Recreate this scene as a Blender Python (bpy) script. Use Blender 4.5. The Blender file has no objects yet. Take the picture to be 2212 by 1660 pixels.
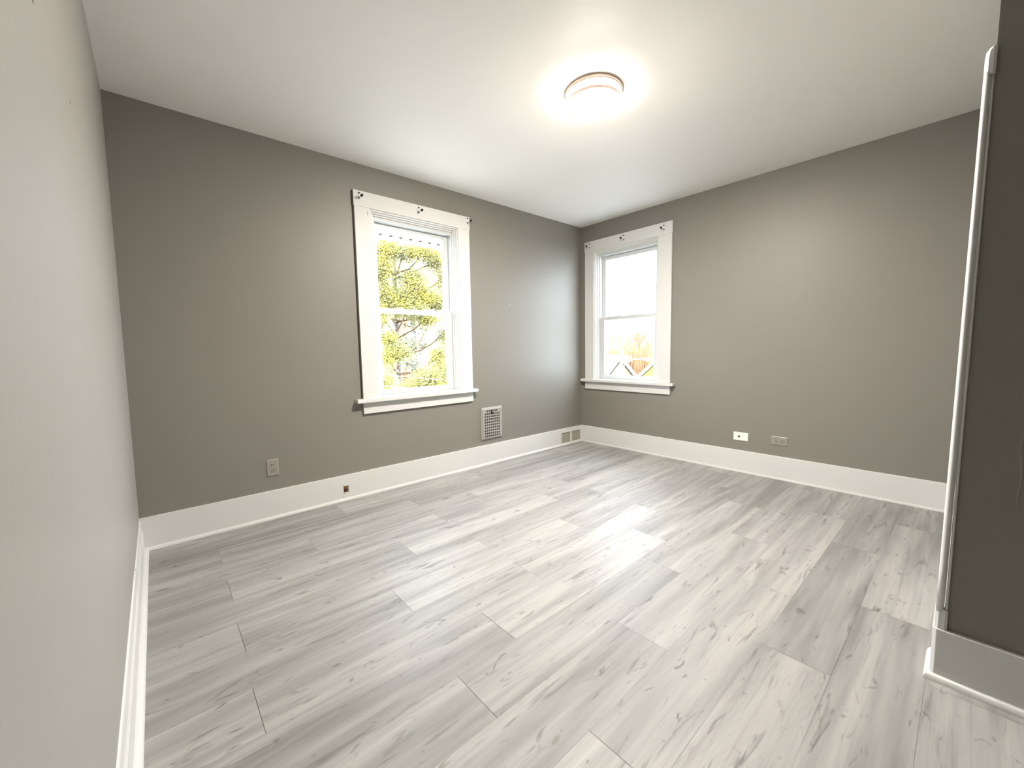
import bpy, bmesh, math, random
from mathutils import Vector, Matrix
random.seed(7)
SC = bpy.context.scene
COL = SC.collection

# ------------------------------------------------------------------ camera
cam_d = bpy.data.cameras.new('camera')
cam = bpy.data.objects.new('camera', cam_d); COL.objects.link(cam)
F = Vector((0.65798653, 0.74819967, -0.08515272))
R = Vector((0.74982458, -0.66140558, -0.01748579))
U = Vector((0.06940335, 0.05234419, 0.99621447))
M = Matrix((R, U, -F)).transposed().to_4x4()
M.translation = Vector((-3.81594, -3.07701, 1.11037))
cam.matrix_world = M
cam_d.sensor_width = 36.0
cam_d.lens = 874.44 * 36.0 / 2212.0
cam_d.clip_start = 0.02; cam_d.clip_end = 400
SC.camera = cam

# ------------------------------------------------------------------ world, sun, exposure
SKY = 6.6
SUN = 16.0
LAMP = 250.0
w = bpy.data.worlds.new('world'); SC.world = w; w.use_nodes = True
nt = w.node_tree; nt.nodes.clear()
wo = nt.nodes.new('ShaderNodeOutputWorld'); bg = nt.nodes.new('ShaderNodeBackground')
bg.inputs['Color'].default_value = (0.78, 0.88, 1.0, 1); bg.inputs['Strength'].default_value = SKY
nt.links.new(bg.outputs[0], wo.inputs[0])
sd = bpy.data.lights.new('sun', 'SUN'); sd.energy = SUN; sd.angle = 0.01; sd.color = (1, 0.93, 0.8)
sun = bpy.data.objects.new('sun', sd); COL.objects.link(sun)
sun.rotation_euler = Vector((0.62, 0.45, -0.64)).to_track_quat('-Z', 'Y').to_euler()
sun.location = (-20, -20, 25)
vs = SC.view_settings
vs.view_transform = 'Standard'; vs.look = 'None'; vs.gamma = 1; vs.use_curve_mapping = False
vs.exposure = 1.52
SC.cycles.max_bounces = 10
SC.cycles.diffuse_bounces = 6
SC.cycles.glossy_bounces = 4
SC.cycles.transparent_max_bounces = 16
SC.cycles.sample_clamp_indirect = 8
SC.cycles.sample_clamp_direct = 5

# ------------------------------------------------------------------ materials
def lin(c):
    return tuple((x/12.92 if x <= .04045 else ((x+.055)/1.055)**2.4) for x in [v/255 for v in c]) + (1,)

def mat(name, col, rough=.5, metal=0, spec=.5, var=0.0, vscale=8, bump=0.0, bscale=60, coat=0, emit=None, es=0, trans=0):
    m = bpy.data.materials.new(name); m.use_nodes = True
    n = m.node_tree; b = n.nodes['Principled BSDF']
    c = col if len(col) == 4 else tuple(col)+(1,)
    b.inputs['Base Color'].default_value = c
    b.inputs['Roughness'].default_value = rough
    b.inputs['Metallic'].default_value = metal
    b.inputs['Specular IOR Level'].default_value = spec
    b.inputs['Coat Weight'].default_value = coat
    if emit:
        b.inputs['Emission Color'].default_value = tuple(emit)+(1,)
        b.inputs['Emission Strength'].default_value = es
    tc = n.nodes.new('ShaderNodeTexCoord')
    if var > 0:
        no = n.nodes.new('ShaderNodeTexNoise'); no.inputs['Scale'].default_value = vscale; no.inputs['Detail'].default_value = 4
        n.links.new(tc.outputs['Object'], no.inputs['Vector'])
        mx = n.nodes.new('ShaderNodeMix'); mx.data_type = 'RGBA'
        mx.inputs[6].default_value = tuple(v*(1-var) for v in c[:3])+(1,)
        mx.inputs[7].default_value = tuple(min(1, v*(1+var)) for v in c[:3])+(1,)
        n.links.new(no.outputs['Fac'], mx.inputs[0]); n.links.new(mx.outputs[2], b.inputs['Base Color'])
    if bump > 0:
        nb = n.nodes.new('ShaderNodeTexNoise'); nb.inputs['Scale'].default_value = bscale; nb.inputs['Detail'].default_value = 5
        n.links.new(tc.outputs['Object'], nb.inputs['Vector'])
        bu = n.nodes.new('ShaderNodeBump'); bu.inputs['Strength'].default_value = bump; bu.inputs['Distance'].default_value = .002
        n.links.new(nb.outputs['Fac'], bu.inputs['Height']); n.links.new(bu.outputs[0], b.inputs['Normal'])
    return m

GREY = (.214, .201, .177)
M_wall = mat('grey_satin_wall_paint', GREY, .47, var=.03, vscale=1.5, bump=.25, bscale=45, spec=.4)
M_wall_l = mat('grey_wall_paint_lightened', (.325, .317, .290), .45, var=.03, vscale=1.5, bump=.25, bscale=45, spec=.5)  # wall grey lightened, putting the window light on this wall into its colour
M_ceil = mat('ceiling_paint', (.93, .92, .885), .6, var=.012, vscale=2, bump=.3, bscale=14)
M_trim = mat('white_gloss_trim_paint', (.63, .63, .612), .5, spec=.3, bump=.12, bscale=30)
M_vinyl = mat('white_window_vinyl', (.58, .60, .60), .35)
M_ivory = mat('ivory_plastic', (.90, .89, .80), .35)
M_paintplate = mat('painted_plastic', (.28, .265, .235), .35)
M_vent = mat('grey_painted_iron', (.34, .33, .31), .35)
M_dark = mat('near_black', (.012, .010, .010), .9)  # near-black standing for shade in hollows; also on the vent lever plate
M_black = mat('black_rubber', (.006, .006, .009), .5)
M_white_pl = mat('white_plastic', (.85, .84, .82), .4)
M_brown = mat('raw_brown_wood', (.30, .15, .05), .8, var=.5, vscale=120)
M_tan = mat('bare_tan_wood', (.62, .50, .34), .7)
M_darkbrown = mat('dark_brown', (.10, .085, .07), .8)
M_nickel = mat('brushed_nickel', (.50, .40, .34), .4, metal=.6)
M_mesh = mat('grille_metal', (.40, .385, .31), .5)
M_meshback = mat('grille_back', (.16, .15, .12), .8)

def glass_mat():
    m = bpy.data.materials.new('window_glass'); m.use_nodes = True
    n = m.node_tree; n.nodes.clear()
    o = n.nodes.new('ShaderNodeOutputMaterial'); mx = n.nodes.new('ShaderNodeMixShader')
    t = n.nodes.new('ShaderNodeBsdfTransparent'); g = n.nodes.new('ShaderNodeBsdfGlossy')
    t.inputs[0].default_value = (.97, .98, .98, 1); g.inputs['Roughness'].default_value = .02
    mx.inputs[0].default_value = .05
    n.links.new(t.outputs[0], mx.inputs[1]); n.links.new(g.outputs[0], mx.inputs[2]); n.links.new(mx.outputs[0], o.inputs[0])
    return m
M_glass = glass_mat()

def lamp_mat(st):
    m = bpy.data.materials.new('frosted_lit_glass'); m.use_nodes = True
    b = m.node_tree.nodes['Principled BSDF']
    b.inputs['Base Color'].default_value = (.9, .88, .84, 1)
    b.inputs['Emission Color'].default_value = (1, .93, .835, 1)
    b.inputs['Emission Strength'].default_value = st
    return m
M_lamp = lamp_mat(LAMP); M_lamp_side = lamp_mat(LAMP*.13)

def floor_mat():
    m = bpy.data.materials.new('grey_oak_vinyl_plank'); m.use_nodes = True
    n = m.node_tree; L = n.links.new; b = n.nodes['Principled BSDF']
    def N(t, **k):
        x = n.nodes.new(t)
        for a, v in k.items(): setattr(x, a, v)
        return x
    uv = N('ShaderNodeUVMap'); uv.uv_map = 'plank_uv'
    at = N('ShaderNodeAttribute'); at.attribute_name = 'plank_tone'
    def mapped(sx, sy, off=0):
        mp = N('ShaderNodeMapping'); mp.inputs['Scale'].default_value = (sx, sy, 1); mp.inputs['Location'].default_value = (off, off*.7, 0)
        L(uv.outputs[0], mp.inputs[0]); return mp
    def noise(sx, sy, detail=5, off=0, dist=0, rough=.5):
        mp = mapped(sx, sy, off); no = N('ShaderNodeTexNoise')
        no.inputs['Scale'].default_value = 1; no.inputs['Detail'].default_value = detail
        no.inputs['Distortion'].default_value = dist; no.inputs['Roughness'].default_value = rough
        L(mp.outputs[0], no.inputs['Vector']); return no.outputs['Fac']
    def ramp(src, pts):
        r = N('ShaderNodeValToRGB'); e = r.color_ramp.elements
        while len(e) < len(pts): e.new(.5)
        for i, (p, c) in enumerate(pts): e[i].position = p; e[i].color = (c, c, c, 1) if not isinstance(c, tuple) else c
        L(src, r.inputs[0]); return r.outputs[0]
    def mth(op, a, bb):
        x = N('ShaderNodeMath', operation=op)
        for i, v in enumerate((a, bb)):
            if isinstance(v, (int, float)): x.inputs[i].default_value = v
            else: L(v, x.inputs[i])
        return x.outputs[0]
    def mix(fac, a, c, mode='MIX'):
        x = N('ShaderNodeMix', data_type='RGBA', blend_type=mode)
        if isinstance(fac, (int, float)): x.inputs[0].default_value = fac
        else: L(fac, x.inputs[0])
        for i, v in ((6, a), (7, c)):
            if isinstance(v, tuple): x.inputs[i].default_value = v
            else: L(v, x.inputs[i])
        return x.outputs[2]
    broad = noise(.9, 9, 3, 0, .6)
    bands = noise(1.6, 30, 4, 5, .4)
    fine = noise(6, 190, 4, 9, .2)
    tone = mth('ADD', mth('MULTIPLY', broad, .55), mth('ADD', mth('MULTIPLY', bands, .30), mth('MULTIPLY', at.outputs['Fac'], .11)))
    base = ramp(tone, [(.35, (.195, .189, .183, 1)), (.46, (.278, .272, .264, 1)), (.60, (.375, .367, .350, 1))])
    base = mix(mth('MULTIPLY', ramp(fine, [(.35, 1.), (.6, 0.)]), .16), base, (.24, .22, .21, 1))
    # cathedral grain
    mpw = mapped(1.0, 6.0, 3); wv = N('ShaderNodeTexWave', wave_type='RINGS', rings_direction='SPHERICAL')
    wv.inputs['Scale'].default_value = 5; wv.inputs['Distortion'].default_value = 9; wv.inputs['Detail'].default_value = 3; wv.inputs['Detail Scale'].default_value = 1.2
    L(mpw.outputs[0], wv.inputs[0])
    wmask = ramp(noise(.8, 5, 2, 21), [(.5, 0.), (.62, 1.)])
    base = mix(mth('MULTIPLY', mth('MULTIPLY', ramp(wv.outputs['Fac'], [(.0, 1.), (.35, 0.)]), wmask), .22), base, (.25, .235, .22, 1))
    # dark grain checks and knots, elongated along the plank
    s1 = ramp(noise(4.2, 34, 3, 31, .9), [(.61, 0.), (.73, 1.)])
    s2 = ramp(noise(9, 24, 2, 47, 1.4), [(.655, 0.), (.76, 1.)])
    s3 = ramp(noise(1.6, 46, 3, 61, .5), [(.60, 0.), (.74, 1.)])
    base = mix(mth('MULTIPLY', s1, .75), base, (.13, .12, .115, 1))
    base = mix(mth('MULTIPLY', s2, .75), base, (.12, .11, .10, 1))
    base = mix(mth('MULTIPLY', s3, .45), base, (.20, .185, .175, 1))
    L(base, b.inputs['Base Color'])
    L(ramp(fine, [(.3, .50), (.7, .41)]), b.inputs['Roughness'])
    b.inputs['Specular IOR Level'].default_value = .40
    bu = N('ShaderNodeBump'); bu.inputs['Strength'].default_value = .25; bu.inputs['Distance'].default_value = .0008
    L(fine, bu.inputs['Height']); L(bu.outputs[0], b.inputs['Normal'])
    return m
M_floor = floor_mat()
M_seam = mat('floor_seam', (.19, .18, .17), .7)

# ------------------------------------------------------------------ helpers
class MB:
    def __init__(s, mp=None): s.bm = bmesh.new(); s.mp = mp or (lambda a, b, c: (a, b, c))
    def v(s, a, b, c): return s.bm.verts.new(s.mp(a, b, c))
    def box(s, a0, a1, b0, b1, c0, c1, mi=0):
        V = [s.v(a, b, c) for c in (c0, c1) for b in (b0, b1) for a in (a0, a1)]
        for f in ((0,1,3,2),(4,5,7,6),(0,1,5,4),(2,3,7,6),(0,2,6,4),(1,3,7,5)):
            s.bm.faces.new([V[i] for i in f]).material_index = mi
        return s
    def hexa(s, bottom, top):
        """prism between two equal-length closed polygons of 3D points"""
        B = [s.v(*p) for p in bottom]; T = [s.v(*p) for p in top]; n = len(B)
        s.bm.faces.new(B); s.bm.faces.new(T)
        for i in range(n): s.bm.faces.new((B[i], B[(i+1) % n], T[(i+1) % n], T[i]))
        return s
    def loft(s, rings, caps=True):
        Rg = [[s.v(*p) for p in r] for r in rings]; n = len(Rg[0])
        for a, b in zip(Rg, Rg[1:]):
            for i in range(n): s.bm.faces.new((a[i], a[(i+1) % n], b[(i+1) % n], b[i]))
        if caps: s.bm.faces.new(Rg[0]); s.bm.faces.new(Rg[-1])
        return s
    def tube(s, pts, rad, seg=8, caps=True):
        pts = [Vector(p) for p in pts]; rs = rad if isinstance(rad, (list, tuple)) else [rad]*len(pts)
        rings = []; prev = None
        for i, p in enumerate(pts):
            d = (pts[min(i+1, len(pts)-1)] - pts[max(i-1, 0)]).normalized()
            a = d.orthogonal().normalized() if prev is None else (prev - d*prev.dot(d)).normalized()
            prev = a; c = d.cross(a)
            rings.append([tuple(p + (a*math.cos(2*math.pi*k/seg) + c*math.sin(2*math.pi*k/seg))*rs[i]) for k in range(seg)])
        return s.loft(rings, caps)
    def lathe(s, c, prof, seg=64):
        rings = [[(c[0]+r*math.cos(2*math.pi*k/seg), c[1]+r*math.sin(2*math.pi*k/seg), z) for k in range(seg)] for r, z in prof]
        return s.loft(rings, True)
    def build(s, name, material, parent=None, smooth=False, bevel=0, loc=None):
        bm = s.bm; bmesh.ops.recalc_face_normals(bm, faces=bm.faces)
        me = bpy.data.meshes.new(name)
        if loc is not None: bmesh.ops.translate(bm, verts=bm.verts, vec=-Vector(loc))
        bm.to_mesh(me); bm.free()
        for m in (material if isinstance(material, (list, tuple)) else [material]): me.materials.append(m)
        if smooth:
            for p in me.polygons: p.use_smooth = True
        o = bpy.data.objects.new(name, me); COL.objects.link(o)
        if loc is not None: o.location = loc
        if parent is not None: setpar(o, parent)
        if bevel:
            md = o.modifiers.new('bevel', 'BEVEL'); md.width = bevel; md.segments = 2; md.limit_method = 'ANGLE'
        return o

def setpar(o, p):
    o.parent = p
    loc = Vector((0, 0, 0)); q = p
    while q is not None: loc += q.location; q = q.parent
    o.location = o.location - loc

def empty(name, loc=(0, 0, 0)):
    o = bpy.data.objects.new(name, None); COL.objects.link(o); o.location = loc; o.empty_display_size = .05
    return o
def tag(o, label, cat, group=None, kind=None):
    if label: o['label'] = label
    if cat: o['category'] = cat
    if group: o['group'] = group
    if kind: o['kind'] = kind
    return o
def struct(o, label=None, cat=None):
    o['kind'] = 'structure'
    return tag(o, label, cat)
def smooth_by_angle(o, ang=35):
    me = o.data
    for p in me.polygons: p.use_smooth = True
    try: me.set_sharp_from_angle(angle=math.radians(ang))
    except Exception: pass

# ------------------------------------------------------------------ room numbers
H = 2.5; TH = 0.14; YB = -4.7
XL_T, XL_B = -3.930, -3.9455        # left wall leans slightly
XN = -1.94                          # face of the near wall beside the camera
yN = lambda z: -3.066 - 0.006*z     # its corner

# ------------------------------------------------------------------ floor
def make_floor():
    me = bpy.data.meshes.new('floor'); bm = bmesh.new()
    uvl = bm.loops.layers.uv.new('plank_uv'); tl = bm.verts.layers.float.new('plank_tone')
    V = [bm.verts.new(p) for p in ((-4.1, YB-.1, -.0015), (.14, YB-.1, -.0015), (.14, .14, -.0015), (-4.1, .14, -.0015),
                                   (-4.1, YB-.1, -.1), (.14, YB-.1, -.1), (.14, .14, -.1), (-4.1, .14, -.1))]
    for f in ((0,1,2,3),(4,5,6,7),(0,1,5,4),(1,2,6,5),(2,3,7,6),(3,0,4,7)):
        bm.faces.new([V[i] for i in f]).material_index = 1
    PL = 1.162; PW = .2115
    known = {0:-2.9, 1:-3.62, 2:-3.2, 3:-3.624, 4:-2.817, 5:-2.473, 6:-3.061, 7:-2.485, 8:-2.85, 9:-3.114, 10:-2.48, 11:-1.78, 12:-2.19, 13:-1.64}
    rnd = random.Random(21)
    k = -1
    while True:
        y1 = -.07 - PW*k; y0 = y1 - PW
        if y1 < YB: break
        x = known.get(k, -3.9 + rnd.random()*PL)
        while x > -4.05: x -= PL
        while x < .13:
            xa, xb = max(x, -4.09), min(x+PL, .135)
            ya, yb = max(y0, YB-.09), min(y1, .135)
            if xb > xa+.002 and yb > ya+.002:
                ge, gl = .0007, .0003
                q = [(xa+ge, ya+gl), (xb-ge, ya+gl), (xb-ge, yb-gl), (xa+ge, yb-gl)]
                vv = [bm.verts.new((a, b, 0)) for a, b in q]
                t = rnd.random(); ox, oy = rnd.random()*40, rnd.random()*40
                for v_ in vv: v_[tl] = t
                f = bm.faces.new(vv)
                for lp, (a, b) in zip(f.loops, q): lp[uvl].uv = (a + ox, b + oy)
            x += PL
        k += 1
    bm.to_mesh(me); bm.free()
    me.materials.append(M_floor); me.materials.append(M_seam)
    o = bpy.data.objects.new('floor', me); COL.objects.link(o)
    return struct(o, 'pale grey wood-look plank floor with dark knots', 'floor')
make_floor()

# ------------------------------------------------------------------ ceiling and walls
c = MB(); c.box(-4.1, .14, YB-.1, .14, H, H+.12)
struct(c.build('ceiling', M_ceil), 'off-white painted plaster ceiling', 'ceiling')

WA = dict(s0=-2.64, s1=-1.61, i0=-2.52, i1=-1.73, zt=2.30, zh=2.187, st0=-2.697, st1=-1.578)
WB = dict(s0=-1.118, s1=-.070, i0=-.985, i1=-.191, zt=2.313, zh=2.199, st0=-1.165, st1=-.032)
ZS0, ZS1, ZA = .724, .752, .636     # stool bottom / top, apron bottom
mapA = lambda s, d, z: (s, d, z)
mapB = lambda s, d, z: (d, s, z)

def wall_open(name, mp, a0, a1, W, label):
    m = MB(mp)
    m.box(a0, W['i0'], 0, TH, 0, H); m.box(W['i1'], a1, 0, TH, 0, H)
    m.box(W['i0'], W['i1'], 0, TH, 0, ZS0); m.box(W['i0'], W['i1'], 0, TH, W['zh'], H)
    o = m.build(name, M_wall)
    return struct(o, label, 'wall')
wk = wall_open('wall_back', mapA, -4.08, 0, WA, 'dark grey wall with the left window and iron vent')
wall_open('wall_right', mapB, YB, TH, WB, 'grey wall with the smaller window beside the far corner')
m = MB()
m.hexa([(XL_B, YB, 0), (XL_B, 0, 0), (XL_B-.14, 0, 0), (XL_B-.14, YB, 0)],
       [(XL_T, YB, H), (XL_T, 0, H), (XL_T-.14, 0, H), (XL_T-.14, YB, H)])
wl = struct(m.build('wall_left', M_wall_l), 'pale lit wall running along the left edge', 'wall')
m = MB(); Z0, Z1 = 0, H
m.hexa([(XN, yN(0), 0), (0, yN(0), 0), (0, YB, 0), (XN, YB, 0)], [(XN, yN(H), H), (0, yN(H), H), (0, YB, H), (XN, YB, H)])
wn = struct(m.build('wall_near', M_wall), 'dark shaded wall at the right edge behind the white corner bead', 'wall')
m = MB(); m.box(-4.08, XN, YB-.1, YB, 0, H)
struct(m.build('wall_rear', M_wall), 'grey wall behind the camera', 'wall')
for nm, par, box in (('paint_nick', 'wl', (-3.9350, -3.9338, -1.490, -1.485, 1.768, 1.775)), ('paint_nick', 'wl', (-3.9350, -3.9338, -1.937, -1.932, 1.742, 1.750)),):
    m = MB(); m.box(*box); m.build(nm, M_paintplate, wl)
for x, z in ((-1.122, 1.553), (-.952, 1.573)):
    m = MB(); m.hexa([(x-.006, .001, z+.003), (x+.006, .001, z-.005), (x+.007, .001, z-.001)], [(x-.006, -.0015, z+.003), (x+.006, -.0015, z-.005), (x+.007, -.0015, z-.001)])
    m.build('paint_nick', M_ceil, wk)
# uneven plaster patch ridge on the near wall
m = MB()
ridge = [(-3.185, .62), (-3.190, .72), (-3.183, .80), (-3.192, .86), (-3.205, .90), (-3.202, .98), (-3.197, 1.06), (-3.206, 1.12)]
for (y0, z0), (y1, z1) in zip(ridge, ridge[1:]):
    m.hexa([(XN+.001, y0-.010, z0), (XN-.0012, y0-.002, z0), (XN+.001, y0+.004, z0)], [(XN+.001, y1-.010, z1), (XN-.0012, y1-.002, z1), (XN+.001, y1+.004, z1)])
m.build('plaster_ridge', M_wall, wn)

# ------------------------------------------------------------------ baseboards
def mould(path, prof, name, material, parent=None, side=1):
    """sweep profile [(offset, z)] along a plan path with mitred corners"""
    P = [Vector(p) for p in path]; n = len(P); rings = []
    for i in range(n):
        ds = []
        if i > 0: ds.append((P[i]-P[i-1]).normalized())
        if i < n-1: ds.append((P[i+1]-P[i]).normalized())
        ns = [Vector((-d.y, d.x))*side for d in ds]
        if len(ns) == 1: mt = ns[0]
        else:
            b = (ns[0]+ns[1]).normalized(); mt = b/ b.dot(ns[0])
        rings.append([(P[i].x+mt.x*o, P[i].y+mt.y*o, z) for o, z in prof])
    mb = MB(); mb.loft(rings)
    return mb.build(name, material, parent)
HB = .191
board = [(0, 0), (.018, 0), (.018, HB-.004), (.014, HB), (0, HB)]
def quarter(t, r=.013, rz=.019):
    return [(t, 0)] + [(t+r*math.cos(a), rz*math.sin(a)) for a in [i*math.pi/12 for i in range(7)]]
# back wall board, split round the cable hole
hx0, hx1, hz0, hz1 = -2.822, -2.785, .060, .110
m = MB()
m.box(XL_B, hx0, -.018, 0, 0, HB); m.box(hx1, -.40, -.018, 0, 0, HB)
m.box(hx0, hx1, -.018, 0, 0, hz0); m.box(hx0, hx1, -.018, 0, hz1, HB)
m.box(-.40, 0, -.018, 0, 0, .0145); m.box(-.40, 0, -.018, 0, .155, HB); m.box(-.035, 0, -.018, 0, .0145, .155)
bb = struct(m.build('baseboard_back', M_trim), 'tall white baseboard below the left window wall', 'baseboard')
sh = mould([(XL_B+.005, 0), (0, 0)], quarter(.017), 'shoe_moulding', M_trim, bb, -1); smooth_by_angle(sh, 50)
m = MB()
m.box(hx0, hx1, -.004, -.001, hz0, hz1)
rr = random.Random(5)
for i in range(16):
    x = rr.uniform(hx0+.002, hx1-.008); z = rr.uniform(hz0, hz1-.01)
    m.box(x, x+rr.uniform(.003, .010), -.004-rr.uniform(.002, .013), -.003, z, z+rr.uniform(.006, .018))
hole = m.build('cable_hole', M_brown, bb); hole['label'] = 'small jagged hole with raw brown wood'
m = MB(); m.box(-2.812, -2.797, -.0165, -.004, .075, .092)
hk = m.build('hole_shadow', M_dark, bb); hk.name = 'hole_shade_block'  # dark block painted as the shade inside the hole
m = MB()
for x, z, s in ((-2.828, .113, .006), (-2.826, .052, .008), (-2.84, .05, .004), (-2.83, .033, .005)):
    m.hexa([(x, -.0195, z), (x+s, -.0195, z+.001), (x+s*.7, -.0195, z+s)], [(x, -.0179, z), (x+s, -.0179, z+.001), (x+s*.7, -.0179, z+s)])
pc = m.build('paint_chip', M_darkbrown, bb)
# right wall board
br = struct(mould([(0, -.0), (0, -3.07)], board, 'baseboard_right', M_trim, None, -1), 'tall white baseboard along the right wall', 'baseboard')
sh = mould([(0, 0), (0, -3.05)], quarter(.017, .010, .016), 'shoe_moulding', M_trim, br, -1); smooth_by_angle(sh, 50)
m = MB(); m.tube([(-.0175, -2.62, .075), (-.021, -2.62, .075)], .004, 10); m.build('paint_blob', M_trim, br)
# left wall board: lower board, stepped cap in two lengths, round shoe
lp = lambda prof, nm, par, y0, y1, mt=M_trim: mould([(XL_B, y0), (XL_B, y1)], prof, nm, mt, par, 1)
bl = struct(mould([(XL_B, YB), (XL_B, 0)], [(0, 0), (.012, 0), (.012, .118), (.009, .126), (0, .126)], 'baseboard_left', M_trim, None, -1), 'white stepped baseboard along the left wall', 'baseboard')
mould([(XL_B, YB), (XL_B, -.735)], [(0, .120), (.0065, .120), (.0065, .180), (.0055, .1865), (0, HB+.001)], 'cap_board', M_trim, bl, -1)
mould([(XL_B, -.720), (XL_B, -.018)], [(0, .120), (.0060, .120), (.0060, .176), (.0050, .1815), (0, .184)], 'cap_board', M_trim, bl, -1)
m = MB(); m.box(XL_B-.0, XL_B+.0045, -.734, -.721, .150, .186); m.build('cap_gap', M_darkbrown, bl)
sh = mould([(XL_B, YB), (XL_B, -.0)], quarter(.011, .020, .022), 'shoe_moulding', M_trim, bl, -1); smooth_by_angle(sh, 50)
# near wall board wrapping the outside corner
HN = .175
def plan(off, ch): # outside corner with a small worn chamfer
    return [(XN-off, YB), (XN-off, yN(0)+.02+off-.018-ch*.8), (XN-off+ch, yN(0)+.02+off-.018+ch*.2), (0, yN(0)+.02+off-.018+ch*.2)]
def wrap(o0, o1, z0, z1, ch, xend=0.0, yend=YB):
    a = plan(o1, ch); a[0] = (a[0][0], yend); a[3] = (xend, a[3][1])
    return a
m = MB()
poly = [(XN-.018, YB), (XN-.018, -3.046), (XN-.009, -3.037), (-.02, -3.037), (-.02, -3.075), (XN+.01, -3.075), (XN+.01, YB)]
m.hexa([(x, y, 0) for x, y in poly], [(x, y, HN) for x, y in poly])
bn = struct(m.build('baseboard_near', M_trim, bevel=.0015), 'white baseboard wrapping the near corner at lower right', 'baseboard')
sh = mould([(XN-.017, YB), (XN-.017, -3.040), (-1.80, -3.040)], quarter(0, .0165, .021), 'shoe_moulding', M_trim, bn, 1)
smooth_by_angle(sh, 50)

# ------------------------------------------------------------------ wooden corner bead
tr = empty('trim_1', (XN, yN(0), .17)); struct(tr, 'white wooden corner bead on the near wall edge', 'corner bead')
wid = lambda z: .0265 - .0055*(z-.2)/1.75
def ring(z, cy, rx, ry, seg=16, cx=-.003):
    y0 = yN(z)
    return [(XN+cx+rx*math.cos(2*math.pi*k/seg), y0+cy+ry*math.sin(2*math.pi*k/seg), z) for k in range(seg)]
m = MB(); zs = [.235+i*(1.885-.235)/12 for i in range(13)]
m.loft([ring(z, wid(z)*.64, .013, wid(z)*.36) for z in zs]); o = m.build('rounded_bead', M_trim, tr, smooth=True)
m = MB(); m.loft([ring(z, wid(z)*.10, .0065, wid(z)*.14) for z in zs]); o = m.build('bead_edge', M_trim, tr, smooth=True)
def block(z0, z1, top):
    m = MB()
    def sec(z, f=1.0):
        y0 = yN(z); W_ = wid(z)*f; x = XN-.014*f
        return [(XN+.008, y0-.002, z), (x+.004, y0-.002, z), (x, y0+.004, z), (x, y0+W_-.008, z), (x+.007, y0+W_, z), (XN+.02, y0+W_, z)]
    if top: m.loft([sec(z0), sec(z1-.03), sec(z1-.012, .9), sec(z1, .6)])
    else: m.loft([sec(z0), sec(z1-.004), sec(z1, .92)])
    return m.build('bead_block', M_trim, tr)
block(.165, .243, False); block(1.877, 1.955, True)

# ------------------------------------------------------------------ windows
def window(idx, mp, W, label, loc):
    root = empty('window_%d' % idx, loc); struct(root, label, 'window')
    def mk(name, f, mtl=M_trim, bevel=.0015, par=None, smooth=False):
        mb = MB(mp); f(mb); return mb.build(name, mtl, par or root, smooth, bevel)
    t = .020
    mk('head_casing', lambda m: m.box(W['s0']-.004, W['s1']+.004, -t-.003, 0, W['zh'], W['zt']))
    mk('side_casing', lambda m: m.box(W['s0'], W['i0'], -t, 0, ZS1, W['zh']))
    mk('side_casing', lambda m: m.box(W['i1'], W['s1'], -t, 0, ZS1, W['zh']))
    def stool(m):
        m.box(W['st0'], W['st1'], -.060, 0, ZS0, ZS1); m.box(W['i0'], W['i1'], 0, .045, ZS0, ZS1)
    mk('stool', stool, bevel=.003)
    mk('apron', lambda m: m.box(W['s0'], W['s1'], -t, 0, ZA, ZS0))
    a, b, z0, z1 = W['i0'], W['i1'], ZS1, W['zh']
    def ringf(m, i0, i1, d0, d1, bottom=False):
        m.box(a+i0, a+i1, d0, d1, z0, z1-i0); m.box(b-i1, b-i0, d0, d1, z0, z1-i0)
        m.box(a+i1, b-i1, d0, d1, z1-i1, z1-i0)
        if bottom: m.box(a+i1, b-i1, d0, d1, z0, z0+i1-i0)
    def stops(m):
        ringf(m, 0, .012, -.012, TH)
        ringf(m, .012, .024, .004, TH)
        ringf(m, .024, .036, .020, TH)
    mk('stop_moulding', stops, bevel=.002)
    def vf(m):
        ringf(m, .036, .048, .034, TH)
        m.box(a+.036, b-.036, .045, TH, ZS0, .766)
        m.box(a+.048, b-.048, .034, TH, z1-.062, z1-.048)
    mk('window_frame', vf, M_vinyl)
    # upper sash (outer track)
    ua, ub = a+.048, b-.048
    ga, gb = a+.085, b-.095
    g_top = 2.093
    def us(m):
        m.box(ua, ga, .085, .115, 1.42, z1-.06); m.box(gb, ub, .085, .115, 1.42, z1-.06)
        m.box(ga, gb, .085, .115, g_top, z1-.06); m.box(ga, gb, .085, .115, 1.42, 1.462)
    o = mk('upper_sash', us, M_vinyl)
    mk('glass_pane', lambda m: m.box(ga-.003, gb+.003, .098, .102, 1.46, g_top+.003), M_glass, 0, o)
    la, lb = a+.075, b-.100
    def ls(m):
        m.box(ua, la, .048, .082, .767, 1.458); m.box(lb, ub, .048, .082, .767, 1.458)
        m.box(la, lb, .048, .082, .767, .800); m.box(la, lb, .048, .082, 1.422, 1.458)
    o2 = mk('lower_sash', ls, M_vinyl)
    mk('glass_pane', lambda m: m.box(la-.003, lb+.003, .063, .067, .797, 1.425), M_glass, 0, o2)
    mid = (la+lb)/2
    for s in (mid-.13, mid+.13):
        mk('sash_lock', lambda m: (m.box(s-.030, s+.030, .055, .085, 1.458, 1.464), m.box(s-.012, s+.014, .060, .080, 1.464, 1.472)), M_vinyl, .002, o2)
    for s0, s1 in ((ua+.004, ua+.05), (ub-.05, ub-.004)):
        mk('tilt_latch', lambda m: m.box(s0, s1, .056, .078, 1.458, 1.462), M_vinyl, .001, o2)
    for s in (a+.0365, b-.0365-.002):
        mk('balance_slot', lambda m: m.box(s, s+.002, .088, .096, 1.60, 1.66), M_darkbrown, 0, o)
    return root, mk
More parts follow.
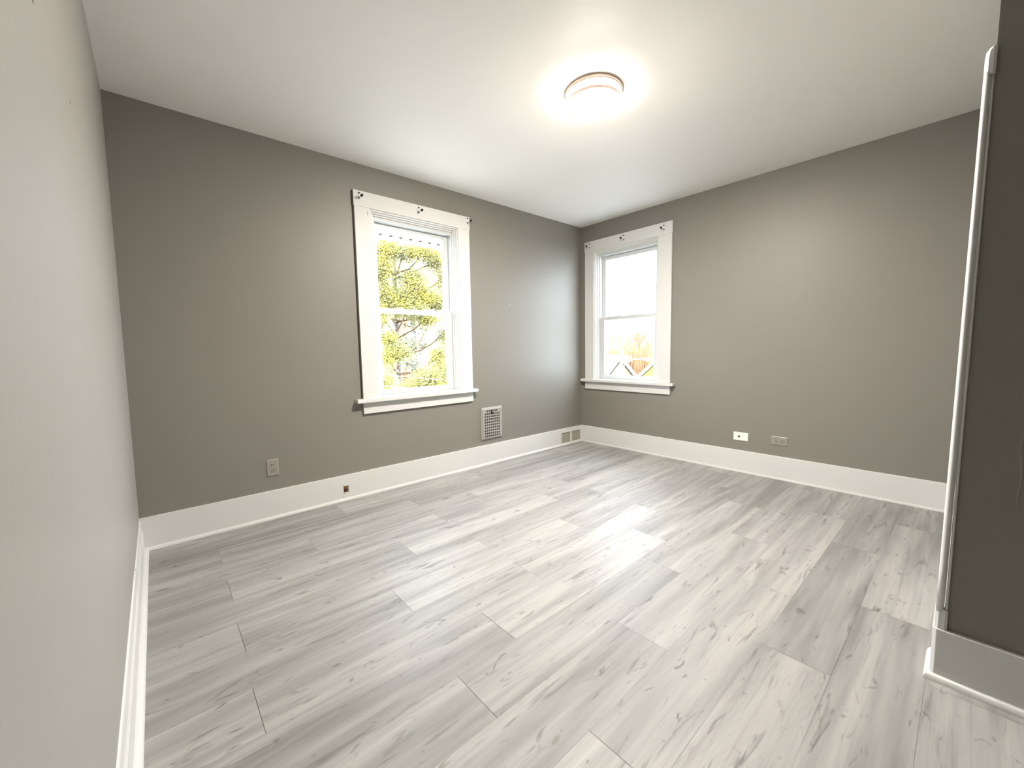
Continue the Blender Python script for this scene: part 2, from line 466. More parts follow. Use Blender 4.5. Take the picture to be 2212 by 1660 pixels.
w1, mkA = window(1, mapA, WA, 'white double-hung window on the left, with evergreen tree outside', (-2.125, 0, .636))
mkA('casing_dark_strip', lambda m: (m.box(WA['s0']-.010, WA['s0']-.004, -.012, 0, WA['zh'], WA['zt']-.004), m.box(WA['s0']-.005, WA['s0'], -.014, 0, ZS1, WA['zh'])), M_darkbrown, 0)  # thin dark strip along the left casing edge
mkA('nail_mark', lambda m: m.box(-2.543, -2.5405, -.0206, -.020, 2.13, 2.163), M_darkbrown, 0)
w2, mkB = window(2, mapB, WB, 'white double-hung window beside the far corner, showing houses outside', (0, -.59, .636))
mkB('bare_wood_corner', lambda m: m.box(WB['i1']-.036, WB['i1']-.010, .006, .022, WB['zh']-.045, WB['zh']-.014), M_tan, 0)
mkB('bare_wood_corner', lambda m: m.box(WB['i0']+.004, WB['i0']+.016, .006, .022, WB['zh']-.05, WB['zh']-.014), M_tan, 0)
mkB('channel_slot', lambda m: m.box(WB['i1']-.037, WB['i1']-.0355, .040, .046, 1.90, 2.02), M_darkbrown, 0)

# ------------------------------------------------------------------ curtain rod brackets
def bracket(mp, s, z, face, label, group):
    p = mp(s, face, z); root = empty('curtain_rod_bracket', p)
    tag(root, label, 'curtain bracket', group)
    def mk(name, f, mtl, bevel=.0008, smooth=False):
        mb = MB(mp); f(mb); return mb.build(name, mtl, root, smooth, bevel)
    mk('back_plate', lambda m: m.box(s-.006, s+.006, face-.003, face, z-.022, z+.022), M_white_pl)
    for zz in (.018, -.018):
        mb = MB(); mb.tube([mp(s, face-.003, z+zz), mp(s, face-.008, z+zz*1.05)], [.0068, .0055], 12); mb.build('screw_cap', M_black, root, True)
    mk('arm', lambda m: m.box(s-.0045, s+.0045, face-.048, face-.003, z-.017, z-.006), M_white_pl)
    mb = MB(); mb.tube([mp(s, face-.046, z-.013), mp(s, face-.060, z-.013), mp(s, face-.066, z-.013)], [.0085, .0095, .008], 14)
    mb.build('rod_cup', M_black, root, True)
    mb = MB(); mb.tube([mp(s, face-.055, z-.021), mp(s, face-.057, z-.027)], .003, 8); mb.build('clamp_screw', M_black, root, True)
    return root
for s, z, l in ((-2.602, 2.262, 'black and white rod bracket at the left end of the left window head board'),
                (-2.114, 2.258, 'black and white rod bracket in the middle of the left window head board'),
                (-1.630, 2.266, 'black and white rod bracket at the right end of the left window head board')):
    bracket(mapA, s, z, -.023, l, 'rod brackets over the left window')
for s, z, l in ((-.139, 2.268, 'black and white rod bracket over the corner window, nearest the room corner'),
                (-.586, 2.267, 'black and white rod bracket in the middle of the corner window head board'),
                (-1.036, 2.264, 'black and white rod bracket over the corner window, farthest from the room corner')):
    bracket(mapB, s, z, -.023, l, 'rod brackets over the corner window')

# ------------------------------------------------------------------ outlets and plates
def plate(mp, s0, s1, z0, z1, name, label, cat, mtl):
    root = empty(name, mp((s0+s1)/2, 0, (z0+z1)/2)); tag(root, label, cat)
    mb = MB(mp)
    d = .006; e = .004
    mb.loft([[(s0, 0, z0), (s1, 0, z0), (s1, 0, z1), (s0, 0, z1)],
             [(s0, -d*.6, z0), (s1, -d*.6, z0), (s1, -d*.6, z1), (s0, -d*.6, z1)],
             [(s0+e, -d, z0+e), (s1-e, -d, z0+e), (s1-e, -d, z1-e), (s0+e, -d, z1-e)]])
    mb.build('face_plate', mtl, root)
    return root
def disc(mb, mp_, s, z, r, d0, d1, flat=0, vertical=True, seg=20):
    pts = []
    for k in range(seg):
        a = 2*math.pi*k/seg; x = r*math.cos(a); y = r*math.sin(a)
        if vertical: y = max(-r*.82, min(r*.82, y))
        else: x = max(-r*.82, min(r*.82, x))
        pts.append((s+x, z+y))
    mb.loft([[(x, d0, y) for x, y in pts], [(x, d1, y) for x, y in pts]])
# left wall outlet, upright
rt = plate(mapA, -3.305, -3.235, .289, .402, 'wall_outlet', 'grey painted upright duplex outlet on the dark wall, left of the cable hole', 'outlet', M_paintplate)
for zc in (.366, .326):
    mb = MB(mapA); disc(mb, None, -3.270, zc, .0165, -.0055, -.0078); r_ = mb.build('receptacle', M_paintplate, rt)
    mb = MB(mapA); mb.box(-3.2785, -3.2745, -.0084, -.0070, zc-.005, zc+.005); mb.box(-3.2655, -3.2615, -.0084, -.0070, zc-.005, zc+.005)
    mb.build('slot', M_black, r_)
mb = MB(mapA); mb.tube([(-3.27, -.005, .346), (-3.27, -.0072, .346)], .003, 10); mb.build('screw', M_paintplate, rt)
# right wall white jack plate
rt = plate(mapB, -1.828, -1.711, .278, .350, 'jack_plate', 'white horizontal wall jack plate on the right wall above the baseboard', 'wall plate', M_ivory)
mb = MB(mapB); mb.box(-1.764, -1.749, -.0064, -.0055, .307, .319); mb.build('jack_socket', M_black, rt)
mb = MB(mapB); mb.box(-1.767, -1.746, -.0068, -.0055, .3045, .307); mb.box(-1.767, -1.746, -.0068, -.0055, .319, .3205); mb.build('jack_rim', M_darkbrown, rt)
for s in (-1.735, -1.783):
    mb = MB(); mb.tube([mapB(s, -.005, .314), mapB(s, -.0068, .314)], .003, 10); mb.build('screw', M_ivory, rt)
# right wall outlet, sideways
rt = plate(mapB, -2.122, -2.004, .283, .355, 'wall_outlet', 'grey painted sideways duplex outlet, right of the white jack plate', 'outlet', M_paintplate)
for sc in (-2.083, -2.043):
    mb = MB(mapB)
    ringp = [(sc+.0165*math.cos(a), .318+.0165*math.sin(a)) for a in [2*math.pi*k/24 for k in range(24)]]
    ringi = [(sc+.0120*math.cos(a), .318+.0120*math.sin(a)) for a in [2*math.pi*k/24 for k in range(24)]]
    mb.loft([[(x, -.005, y) for x, y in ringp], [(x, -.010, y) for x, y in ringp], [(x, -.010, y) for x, y in ringi], [(x, -.0065, y) for x, y in ringi]])
    r_ = mb.build('receptacle', M_paintplate, rt)
    mb = MB(mapB); mb.box(sc-.005, sc+.006, -.0075, -.0064, .324, .327); mb.box(sc-.005, sc+.006, -.0075, -.0064, .309, .312); mb.build('slot', M_darkbrown, r_)
mb = MB(); mb.tube([mapB(-2.063, -.005, .318), mapB(-2.063, -.008, .318)], .003, 10); mb.build('screw', M_paintplate, rt)

# ------------------------------------------------------------------ iron wall vent
def vent():
    x0, x1, z0, z1 = -1.517, -1.257, .243, .557
    gx0, gx1, gz0, gz1 = -1.487, -1.292, .262, .533
    rt = empty('wall_vent', ((x0+x1)/2, 0, z0)); tag(rt, 'grey iron wall vent with a square grid, below the left window', 'vent')
    mb = MB()
    R0 = [(x0, 0, z0), (x1, 0, z0), (x1, 0, z1), (x0, 0, z1)]
    def rr_(i, y): return [(x0+i, y, z0+i), (x1-i, y, z0+i), (x1-i, y, z1-i), (x0+i, y, z1-i)]
    G = [(gx0, -.020, gz0), (gx1, -.020, gz0), (gx1, -.020, gz1), (gx0, -.020, gz1)]
    G2 = [(a, -.004, c_) for a, _, c_ in G]
    mb.loft([R0, rr_(0, -.007), rr_(.007, -.009), rr_(.010, -.013), rr_(.018, -.021), G, G2], caps=False)
    mb.build('frame', M_vent, rt)
    mb = MB(); nx, nz = 8, 10; px = (gx1-gx0)/nx; pz = (gz1-gz0)/nz; b = .0042
    for i in range(nx+1):
        x = gx0+px*i; mb.box(x-b, x+b, -.019, -.008, gz0, gz1)
    for i in range(nz+1):
        z = gz0+pz*i; mb.box(gx0, gx1, -.0195, -.0085, z-b, z+b)
    for i, j in ((0, 9), (7, 9)):
        mb.box(gx0+px*i, gx0+px*(i+1), -.018, -.010, gz0+pz*j, gz0+pz*(j+1))
    mb.build('grid', M_vent, rt)
    mb = MB(); mb.box(gx0-.002, gx1+.002, -.004, -.001, gz0-.002, gz1+.002); mb.build('duct_shade_sheet', M_dark, rt)  # near-black sheet stands in for the shade behind the grid
    mb = MB(); cx = gx0+px*4; mb.box(cx-.017, cx+.017, -.0215, -.019, gz1-.045, gz1-.006); mb.build('lever_plate', M_dark, rt)
    mb = MB(); mb.tube([(cx-.004, -.021, gz1-.018), (cx+.006, -.028, gz1-.024), (cx+.020, -.032, gz1-.032)], [.005, .006, .005], 10)
    mb.build('lever', M_vent, rt, True)
vent()

# ------------------------------------------------------------------ register set in the baseboard
def register():
    rt = empty('baseboard_register', (-.218, -.018, .0145)); tag(rt, 'small two-panel air register set in the baseboard by the corner', 'register')
    P = [(-.385, -.236), (-.206, -.050)]; z0, z1 = .026, .143
    mb = MB()
    mb.box(-.400, -.035, -.0215, -.004, .0145, z0); mb.box(-.400, -.035, -.0215, -.004, z1, .155)
    for a, b in ((-.400, P[0][0]), (P[0][1], P[1][0]), (P[1][1], -.035)): mb.box(a, b, -.0215, -.004, z0, z1)
    mb.build('frame', M_trim, rt, bevel=.001)
    for a, b in P:
        g = MB(); W_, H_ = b-a, z1-z0; n = 13
        def bar(p, q, y, r=.0016):
            d = Vector((q[0]-p[0], 0, q[1]-p[1])); L_ = d.length
            if L_ < .004: return
            d /= L_; nn = Vector((-d.z, 0, d.x))*r
            A = Vector((p[0], y, p[1])); B = Vector((q[0], y, q[1])); up = Vector((0, .0012, 0))
            g.hexa([tuple(A+nn+up), tuple(A-nn+up), tuple(A-nn-up), tuple(A+nn-up)], [tuple(B+nn+up), tuple(B-nn+up), tuple(B-nn-up), tuple(B+nn-up)])
        step = .0115; k = -H_
        while k < W_:
            # rising diagonals
            x0, zz0 = (k, 0) if k >= 0 else (0, -k)
            x1, zz1 = (k+H_, H_) if k+H_ <= W_ else (W_, W_-k)
            if x1 > x0: bar((a+x0, z0+zz0), (a+x1, z0+zz1), -.0150)
            x0, zz0 = (k, H_) if k >= 0 else (0, H_+k)
            x1, zz1 = (k+H_, 0) if k+H_ <= W_ else (W_, H_-(W_-k))
            if x1 > x0: bar((a+x0, z0+zz0), (a+x1, z0+zz1), -.0125)
            k += step
        g.build('grille', M_mesh, rt)
    mb = MB(); mb.box(-.390, -.045, -.008, -.005, .020, .149); mb.build('duct_back', M_meshback, rt)
register()

# ------------------------------------------------------------------ ceiling lamp
def lamp():
    cx, cy = -1.925, -1.640
    rt = empty('ceiling_light', (cx, cy, H)); tag(rt, 'round lit flush ceiling lamp with a brushed nickel ring', 'ceiling light')
    mb = MB(); mb.lathe((cx, cy), [(.150, H), (.153, H-.004), (.153, H-.016), (.149, H-.020), (.140, H-.020), (.134, H-.012)], 80)
    o = mb.build('canopy', M_nickel, rt); smooth_by_angle(o, 40)
    mb = MB()
    prof = [(.133, H-.012), (.134, H-.030), (.133, H-.052), (.128, H-.062)] + [(.128*math.cos(a), H-.062-.024*math.sin(a)) for a in [math.pi/2*i/8 for i in range(1, 8)]] + [(.002, H-.0862)]
    mb.lathe((cx, cy), prof, 80); o = mb.build('glass_shade', [M_lamp, M_lamp_side], rt, True)
    for p in o.data.polygons:
        if abs(p.normal.z) < .45 or p.center.z > H-.06: p.material_index = 1
    mb = MB(); seg = 96; rings = []
    ri, ro, za, zb = .1365, .1435, H-.064, H-.050
    rings = [[(cx+r*math.cos(2*math.pi*k/seg), cy+r*math.sin(2*math.pi*k/seg), z) for r, z in ((ri, za), (ro, za), (ro+.001, (za+zb)/2), (ro, zb), (ri, zb))] for k in range(seg)]
    rings.append(rings[0]); mb.loft(rings, False)
    bmesh.ops.remove_doubles(mb.bm, verts=mb.bm.verts, dist=1e-5)
    o = mb.build('trim_ring', M_nickel, rt); smooth_by_angle(o, 40)
    for a in (-128, -8, 112):
        t = math.radians(a); x, y = cx+.1425*math.cos(t), cy+.1425*math.sin(t)
        mb = MB(); mb.tube([(x, y, H-.018), (x, y, H-.052)], .0014, 8); o = mb.build('ring_post', M_nickel, rt, True)
        mb = MB(); mb.tube([(x, y, H-.062), (x, y, H-.069)], [.0038, .003], 10); mb.build('knob', M_nickel, o, True)
lamp()

# ================================================================== outdoors
M_bark = mat('bark', (.085, .08, .078), .9, var=.4, vscale=12)
M_bark2 = mat('pale_twigs', (.088, .047, .020), .9, var=.4, vscale=6)
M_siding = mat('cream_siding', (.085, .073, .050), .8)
M_whitew = mat('white_painted_wood', (.75, .74, .72), .6)
M_roof = mat('reddish_shingle', (.040, .017, .015), .9, var=.2, vscale=20)
M_yellow = mat('yellow_wall', (.10, .088, .016), .8, var=.15, vscale=2)
M_soffit = mat('white_vinyl_soffit', (.88, .85, .80), .6)
M_darktwig = mat('dark_twig', (.035, .028, .024), .9)
M_steel = mat('grey_weathered_steel', (.075, .08, .075), .6)
M_bounce = mat('pale_bounce_slab', (.20, .197, .19), .9, var=.15, vscale=1)
M_gap2 = mat('soffit_slot', (.40, .38, .34), .8)
M_wire = mat('wire', (.10, .09, .08), .6)
M_pole = mat('weathered_pole', (.22, .19, .14), .9, var=.3, vscale=8)
M_metal = mat('pale_metal', (.6, .6, .58), .5, metal=.2)
M_ground = mat('leaf_littered_ground', (.040, .032, .025), .95, var=.5, vscale=1.2)
def leaf_mat(name, c1, c2):
    m = bpy.data.materials.new(name); m.use_nodes = True
    n = m.node_tree; n.nodes.clear()
    o = n.nodes.new('ShaderNodeOutputMaterial'); a = n.nodes.new('ShaderNodeAddShader')
    d = n.nodes.new('ShaderNodeBsdfDiffuse'); t = n.nodes.new('ShaderNodeBsdfTranslucent')
    no = n.nodes.new('ShaderNodeTexNoise'); no.inputs['Scale'].default_value = 2.2; no.inputs['Detail'].default_value = 6
    tc = n.nodes.new('ShaderNodeTexCoord'); n.links.new(tc.outputs['Object'], no.inputs['Vector'])
    r = n.nodes.new('ShaderNodeValToRGB'); r.color_ramp.elements[0].position = .4; r.color_ramp.elements[1].position = .6
    r.color_ramp.elements[0].color = tuple(c1)+(1,); r.color_ramp.elements[1].color = tuple(c2)+(1,)
    n.links.new(no.outputs['Fac'], r.inputs[0])
    n.links.new(r.outputs[0], d.inputs[0]); n.links.new(r.outputs[0], t.inputs[0])
    n.links.new(d.outputs[0], a.inputs[0]); n.links.new(t.outputs[0], a.inputs[1]); n.links.new(a.outputs[0], o.inputs[0])
    return m
M_leafY = leaf_mat('sunlit_needles', (.095, .094, .046), (.165, .150, .040))
M_leafG = leaf_mat('grey_green_needles', (.095, .105, .090), (.13, .132, .080))

g = MB()
n_ = 14
for i in range(n_):
    x0, x1 = -40+i*10, -30+i*10
    for j in range(10):
        y0, y1 = -15+j*10, -5+j*10
        hz = lambda x, y: -3.0 + max(0, (x+y-45))*.10 + .3*math.sin(x*.3)*math.cos(y*.23)*(1 if x+y > 30 else 0)
        g.bm.faces.new([g.v(x, y, hz(x, y)) for x, y in ((x0, y0), (x1, y0), (x1, y1), (x0, y1))])
bmesh.ops.remove_doubles(g.bm, verts=g.bm.verts, dist=.001)
gr = struct(g.build('ground', M_ground), 'leaf-littered ground outside the windows', 'ground')

g = MB(); g.box(-8, 18, .6, 15, -3.05, -2.90); g.box(.6, 15, -10, .6, -3.05, -2.90)  # unseen slab added to bounce light onto the soffit and ceiling
struct(g.build('bounce_slab', M_bounce), 'unseen pale slab added below the windows to bounce daylight up', 'bounce_slab')
# eave soffit over the left window
s = empty('eave_soffit', (-1.95, .14, 2.15)); tag(s, 'white vented eave soffit outside the top of the left window', 'soffit')
m = MB(); m.box(-4.2, .7, .14, .50, 2.165, 2.18); m.build('soffit_panel', M_soffit, s)
m = MB(); m.box(-4.2, .7, .50, .56, 2.135, 2.30); m.build('fascia', M_soffit, s)
nt_ = None
for i in range(12):
    x = -2.42+i*.10
    m = MB(); m.box(x-.011, x+.011, .480, .4995, 2.1575, 2.165); m.build('vent_notch', M_darkbrown, s)
    m = MB(); m.box(x-.0015, x+.0015, .15, .480, 2.162, 2.165); m.build('panel_ridge', M_soffit, s)
m = MB(); m.box(-2.03, -1.40, .20, .21, 2.1635, 2.165)
for i in range(52):
    x = -2.02+i*.012; m.box(x, x+.003, .205, .44, 2.1635, 2.165)
m.build('perforation', M_gap2, s)

# ---- evergreen
def needles(mb, c, r, n, rnd, size=.05):
    for _ in range(n):
        p = Vector((rnd.gauss(0, .46), rnd.gauss(0, .42), rnd.gauss(0, .46)))
        p = Vector(c) + Vector((p.x*r[0], p.y*r[1], p.z*r[2]))
        d = Vector((rnd.gauss(0, 1), rnd.gauss(0, 1), rnd.gauss(.2, .7))).normalized()*size*rnd.uniform(.6, 1.3)
        q = d.orthogonal().normalized()*size*.22
        v = [mb.bm.verts.new(p-q), mb.bm.verts.new(p+q), mb.bm.verts.new(p+d+q*.6), mb.bm.verts.new(p+d-q*.6)]
        mb.bm.faces.new(v)
def evergreen(base, height, tr_r, clusters, leafm, label, seedn, size=.045, lean=.0, dens=5.5):
    rnd = random.Random(seedn)
    rt = empty('evergreen_tree', base); tag(rt, label, 'tree')
    bx, by, bz = base
    m = MB(); pts = [(bx+lean*t, by+.05*math.sin(t*4), bz+height*t) for t in [i/8 for i in range(9)]]
    m.tube(pts, [tr_r*(1-.75*i/8) for i in range(9)], 10); m.build('trunk', M_bark, rt, True)
    mb = MB(); lf = MB()
    for (x, y, z, rx, rz, n) in clusters:
        t = max(0, min(1, (z-.35-bz)/height)); a = Vector((bx+lean*t, by, z-.5))
        c = Vector((x, y, z)); mid = (a+c)/2+Vector((0, 0, -.12+rnd.uniform(-.1, .15)))
        mb.tube([a, mid, c, c+(c-a)*.15], [.035, .022, .012, .004], 6)
        for k in range(4):
            e = c+Vector((rnd.uniform(-rx, rx), rnd.uniform(-rx, rx), rnd.uniform(-rz, rz)))
            mb.tube([mid.lerp(c, .5), (c+e)/2+Vector((0, 0, .05)), e], [.012, .008, .003], 5)
        needles(lf, (x, y, z), (rx*1.12, rx, rz*1.25), int(n*dens), rnd, size)
    mb.build('boughs', M_bark2, rt, True); lf.build('foliage', leafm, rt)
    return rt
near = [(.75,7.0,3.75,.45,.28,900),(1.35,7.1,3.75,.5,.25,900),(1.9,6.9,3.80,.5,.25,900),(2.4,7.2,3.65,.4,.3,700),
        (.65,7.0,3.25,.35,.35,600),(1.55,7.0,3.05,.28,.22,500),(.75,7.0,2.45,.35,.25,600),(1.25,7.1,2.52,.5,.25,900),
        (1.85,7.0,2.58,.45,.25,800),(2.35,7.1,2.45,.35,.25,500),(1.35,7,2.2,.55,.2,600),(1.95,7.0,1.98,.35,.14,500),
        (.70,6.9,1.45,.28,.16,400),(.98,6.9,1.10,.36,.17,700),(.72,6.9,.95,.25,.2,300),(2.25,7.0,.95,.25,.22,450),
        (.62,6.9,2.95,.25,.5,500),(.60,6.9,2.0,.25,.4,400),(2.5,7.0,3.1,.22,.4,450),(1.6,7.0,2.85,.6,.3,400),(2.45,7.0,1.5,.2,.35,260),(.6,6.9,.35,.3,.25,260),(1.80,6.8,.35,.45,.22,900),(2.25,6.9,.45,.40,.35,900),(1.35,6.9,.12,.35,.15,350)]
evergreen((1.45, 7.9, -3.0), 9.5, .15, near, M_leafY, 'sunlit yellow-green evergreen close outside the left window', 3)
far0 = [(2.1,3.8,.7,.4,700),(2.9,3.6,.7,.45,700),(3.6,3.7,.6,.5,600),(3.5,3.0,.5,.35,500),(2.2,3.0,.5,.3,350),(2.9,2.5,.6,.35,450),(1.6,2.3,.5,.35,400),
       (2.5,1.5,.5,.2,400),(2.7,.75,.55,.25,500),(2.0,.55,.4,.25,300),(3.2,2.0,.5,.3,350),(1.5,3.3,.5,.4,500),(3.3,.2,.5,.3,300),(1.5,1.6,.35,.3,250),(3.3,1.3,.3,.25,200)]
far = [(-3.816+(x+3.816)*1.27, 13.0, 1.11+(z-1.11)*1.27, a*1.27, b*1.27, n) for x, z, a, b, n in far0]
evergreen((4.85, 13.3, -3.1), 10.5, .19, far, M_leafG, 'grey-green evergreen behind the sunlit one outside the left window', 4, .07, dens=4.5)

# ---- bare trees
def bare_mesh(seedn, h):
    rnd = random.Random(seedn); mb = MB()
    def grow(p, d, L_, r, lev):
        q = p+d*L_
        mid = (p+q)/2+Vector((rnd.uniform(-1, 1), rnd.uniform(-1, 1), 0))*L_*.05
        mb.tube([p, mid, q], [r, r*.85, r*.65], 5 if lev < 2 else 3, False)
        if lev >= 5: return
        for k in range(3 if lev < 4 else 2):
            nd = (d+Vector((rnd.gauss(0, .38), rnd.gauss(0, .38), rnd.uniform(-.05, .35)))).normalized()
            grow(p.lerp(q, rnd.uniform(.55, 1)), nd, L_*rnd.uniform(.6, .78), r*.58, lev+1)
    grow(Vector((0, 0, 0)), Vector((0, 0, 1)), h*.3, h*.011, 0)
    return mb
protos = []
for i in range(3):
    mb = bare_mesh(40+i, 7.0)
    zt = max(v.co.z for v in mb.bm.verts)
    bmesh.ops.scale(mb.bm, vec=(1/zt,)*3, verts=mb.bm.verts)
    protos.append(mb.build('bare_tree', M_bark2))
# (distance along x, sideways slope seen from the room, slope of the tree top)
spots = [(79,.695,.078),(92,.662,.072),(39,.640,.040),(43,.610,.052),(47,.590,.030),(51,.570,.046),(55,.682,.060),(59,.650,.048),(63,.625,.060),(67,.600,.042),(71,.577,.050),(75,.700,.066)]
side = [(5.0,19.0,9.5),(9.5,23.5,11),(6.2,28,12),(13.5,31,13),(9.0,35,13)]
k = 0
for x, sl_, tp in spots:
    o = protos[k % 3] if k < 3 else protos[k % 3].copy()
    if k >= 3: COL.objects.link(o)
    d = x+3.816; h = 1.11+d*tp+3.6
    o.location = (x, -3.077+d*sl_, -3.6); o.scale = (h, h, h); o.rotation_euler = (0, 0, k*1.3); k += 1
    tag(o, 'one of the orange-brown bare trees massed behind the houses outside the corner window', 'tree', 'bare trees behind the houses')
for x, y, h in side:
    o = protos[k % 3].copy(); COL.objects.link(o)
    o.location = (x, y, -3.3); o.scale = (h, h, h); o.rotation_euler = (0, 0, k*1.3); k += 1
    tag(o, 'one of the pale bare trees standing behind the evergreens outside the left window', 'tree', 'bare trees behind the evergreens')

rnd = random.Random(77); m = MB()
for i in range(900):
    x = rnd.uniform(30.5, 36); d = x+3.816; y = -3.077+d*rnd.uniform(.56, .715); h = rnd.uniform(2.6, 5.0)
    lx, ly = rnd.gauss(0, .35), rnd.gauss(0, .35)
    m.tube([(x, y, -3.2), (x+lx*.4, y+ly*.4, -3.2+h*.5), (x+lx, y+ly, -3.2+h)], [.035, .025, .006], 3, False)
tag(m.build('brush', M_bark2), 'dense orange-brown brush under the bare trees outside the corner window', 'brush', None, 'stuff')
rnd = random.Random(78); m = MB()
for i in range(700):
    x = rnd.uniform(3, 14); y = rnd.uniform(16, 18.5); h = rnd.uniform(1.5, 4.2)
    lx, ly = rnd.gauss(0, .4), rnd.gauss(0, .3)
    m.tube([(x, y, -3.2), (x+lx*.4, y+ly*.4, -3.2+h*.5), (x+lx, y+ly, -3.2+h)], [.03, .022, .006], 3, False)
tag(m.build('brush', M_bark2), 'tangled pale brush low behind the evergreens outside the left window', 'brush', None, 'stuff')

# lone branch across the upper pane of the corner window
m = MB()
m.tube([(8, 5.75, 2.55), (8, 5.45, 2.72), (8, 5.30, 2.86), (8, 5.20, 3.00), (8.02, 5.18, 3.08), (8, 5.06, 3.19), (8, 4.90, 3.235), (8, 4.68, 3.25)], [.028, .024, .020, .018, .016, .014, .011, .006], 6)
m.tube([(8.02, 5.18, 3.08), (8, 5.20, 3.17), (8, 5.23, 3.21)], [.007, .005, .003], 5)
m.tube([(8, 5.30, 2.86), (8, 5.21, 2.90)], [.008, .003], 5)
m.tube([(8, 5.75, 2.55), (8.2, 6.4, 1.9), (8.3, 6.7, .6), (8.3, 6.8, -3.05)], [.018, .05, .09, .12], 8)
o = m.build('young_tree', M_darktwig, smooth=True); tag(o, 'thin bare branch crossing the left of the corner window upper pane', 'tree')

# ---- houses
def house(loc_pts, name):
    pass
hs = empty('gabled_house', (22, 14.1, -3)); tag(hs, 'cream-sided gabled house with white rakes and reddish roof, behind the utility pole', 'house')
th = math.radians(50); az = .50; half = 3.3; sl = 1.25
def loc2(u, t, z): return (22.0+u*math.cos(th)-t*math.sin(th), 14.15+u*math.sin(th)+t*math.cos(th), z)
def hprism(q, u0, u1, name, mtl):
    m = MB(); m.hexa([loc2(u0, t, z) for t, z in q], [loc2(u1, t, z) for t, z in q]); return m.build(name, mtl, hs)
hprism([(-half, -3), (half, -3), (half, az-half*sl), (0, az-.1), (-half, az-half*sl)], 0, 7, 'wall', M_siding)
e = half+.35
for sgn in (1, -1):
    hprism([(0, az+.06), (sgn*e, az+.06-e*sl), (sgn*e, az+.06-e*sl-.30), (0, az+.06-.30)], -.25, -.18, 'rake_board', M_whitew)
    hprism([(0, az+.10), (sgn*e, az+.10-e*sl), (sgn*e, az-e*sl), (0, az)], -.17, 7.4, 'roof_slope', M_roof)
m = MB()
for i in range(14):
    z = -3+.22*i; hw = min(half-.15, (az-.1-z)/sl-.1)
    if hw > .2: m.hexa([loc2(-.012, -hw, z), loc2(-.012, hw, z), loc2(0, hw, z), loc2(0, -hw, z)], [loc2(-.012, -hw, z+.012), loc2(-.012, hw, z+.012), loc2(0, hw, z+.012), loc2(0, -hw, z+.012)])
m.build('siding_line', M_darkbrown, hs)
hs = empty('yellow_house', (18, 8.6, -3)); tag(hs, 'bright yellow house gable at the lower right of the corner window', 'house')
ay2, az2 = 8.15, 1.02; x2 = 18.0; half2 = 2.6; sl2 = .86
m = MB(); bp = [(x2, ay2-half2, -3), (x2, ay2+half2, -3), (x2, ay2+half2, az2-half2*sl2), (x2, ay2, az2), (x2, ay2-half2, az2-half2*sl2)]
m.hexa(bp, [(x+3, y, z) for x, y, z in bp]); m.build('wall', M_yellow, hs)
for sgn in (1, -1):
    m = MB(); q = [(x2-.2, ay2, az2+.12), (x2-.2, ay2+sgn*3.3, az2+.12-3.3*sl2), (x2-.2, ay2+sgn*3.3, az2-.08-3.3*sl2), (x2-.2, ay2, az2-.08)]
    m.hexa(q, [(x+.12, y, z) for x, y, z in q]); m.build('rake_board', M_whitew, hs)
    m = MB(); m.hexa([(x+.13, y, z-.01) for x, y, z in q], [(x+3.3, y, z-.01) for x, y, z in q]); m.build('roof_slope', M_roof, hs)

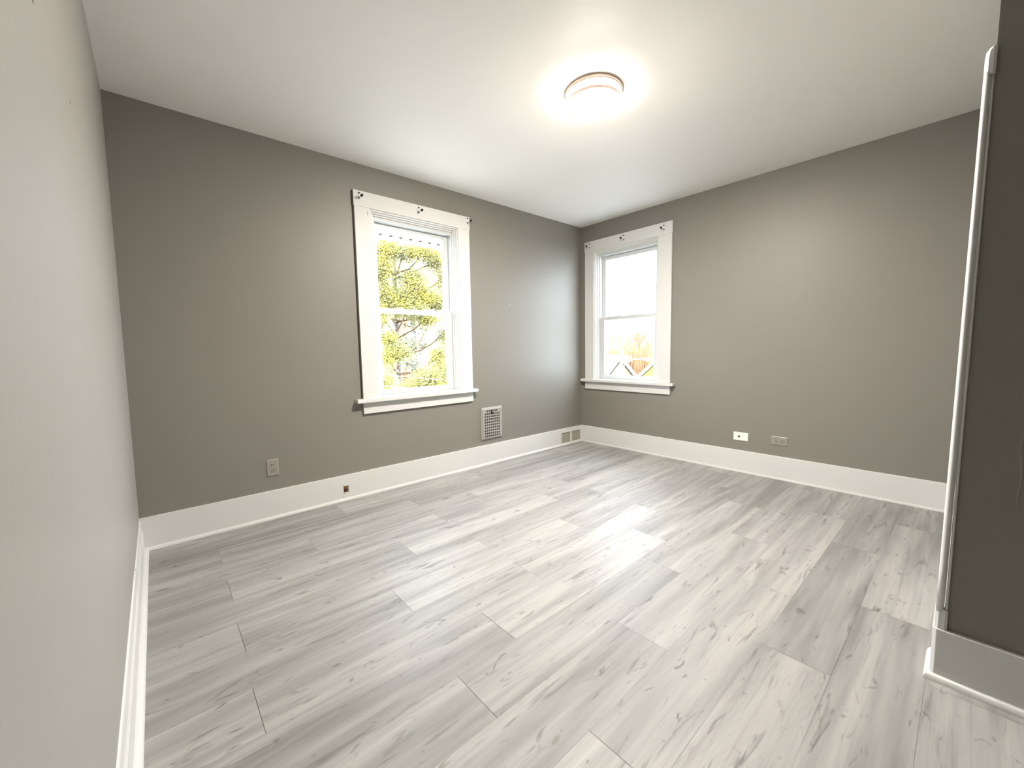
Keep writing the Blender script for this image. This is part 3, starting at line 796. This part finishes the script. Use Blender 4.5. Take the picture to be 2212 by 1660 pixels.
# ---- utility pole with street lamp arm
up = empty('utility_pole', (20, 12.9, -3)); tag(up, 'pale utility pole with curved street-lamp arm in front of the cream house', 'utility pole')
m = MB(); m.tube([(20, 12.93, -3.05), (20, 12.77, -.9), (20, 12.64, .83), (20, 12.42, 3.2)], [.12, .105, .09, .075], 12); m.build('pole', M_whitew, up, True)
m = MB(); m.tube([(19.97, 12.62, -.28), (19.95, 12.25, .08), (19.95, 11.75, .32), (19.95, 11.2, .36), (19.95, 10.75, .35)], .045, 8); m.build('lamp_arm', M_whitew, up, True)
m = MB(); m.tube([(19.97, 12.64, -.05), (19.95, 12.2, .22), (19.95, 11.75, .33)], .02, 8); m.build('arm_brace', M_metal, up, True)
m = MB(); m.tube([(19.95, 11.0, .33), (19.95, 10.75, .31), (19.95, 10.5, .31), (19.95, 10.4, .33)], [.05, .10, .10, .04], 10); m.build('lamp_head', M_whitew, up, True)
m = MB(); m.tube([(20.0, 12.35, .28), (20.0, 12.35, .58)], .13, 14); m.build('transformer', M_whitew, up, True)
m = MB(); m.tube([(20.0, 12.0, .36), (20.0, 12.0, .54)], .09, 14); m.build('insulator', M_whitew, up, True)
m = MB(); m.tube([(20.0, 12.64, .45), (20.0, 11.95, .45)], .025, 8); m.build('crossbar', M_metal, up, True)
m = MB(); m.tube([(19.89, 12.72, -3), (19.89, 12.58, .3)], .018, 6); m.build('cable_guard', M_wire, up, True)
# second pole seen at the right edge of the upper pane
up = empty('utility_pole', (10, 4.60, -3)); tag(up, 'utility pole hardware at the right edge of the corner window upper pane', 'utility pole')
m = MB(); m.tube([(10, 4.63, -3.05), (10, 4.63, 3.45)], .055, 10); m.build('pole', M_steel, up, True)
m = MB(); m.box(9.95, 10.05, 4.60, 4.92, 2.835, 2.86); m.build('crossarm', M_darktwig, up)
m = MB(); m.tube([(10, 4.80, 2.86), (10, 4.80, 3.06)], .016, 8); m.build('insulator', M_steel, up, True)
m = MB(); m.tube([(10, 4.63, 3.30), (10, 4.80, 3.23)], [.03, .008], 8); m.build('guy_hook', M_darktwig, up, True)
m = MB(); m.tube([(10, 4.78, 2.80), (10, 4.80, 2.68), (10, 4.77, 2.60)], .010, 6); m.build('jumper_wire', M_wire, up, True)

# ---- service wires
for k, (a, b, lb) in enumerate((((-6, 6, 1.62), (9, 6, -.45), 'upper overhead wire crossing low outside the left window'),
                                ((-6, 6, 1.28), (9, 6, -.62), 'lower overhead wire crossing low outside the left window'))):
    m = MB(); A, B = Vector(a), Vector(b)
    pts = [A.lerp(B, t)+Vector((0, 0, -.5*4*t*(1-t)*.4)) for t in [i/16 for i in range(17)]]
    m.tube(pts, .010, 6); o = m.build('overhead_wire', M_wire, smooth=True); tag(o, lb, 'wire', 'overhead wires')
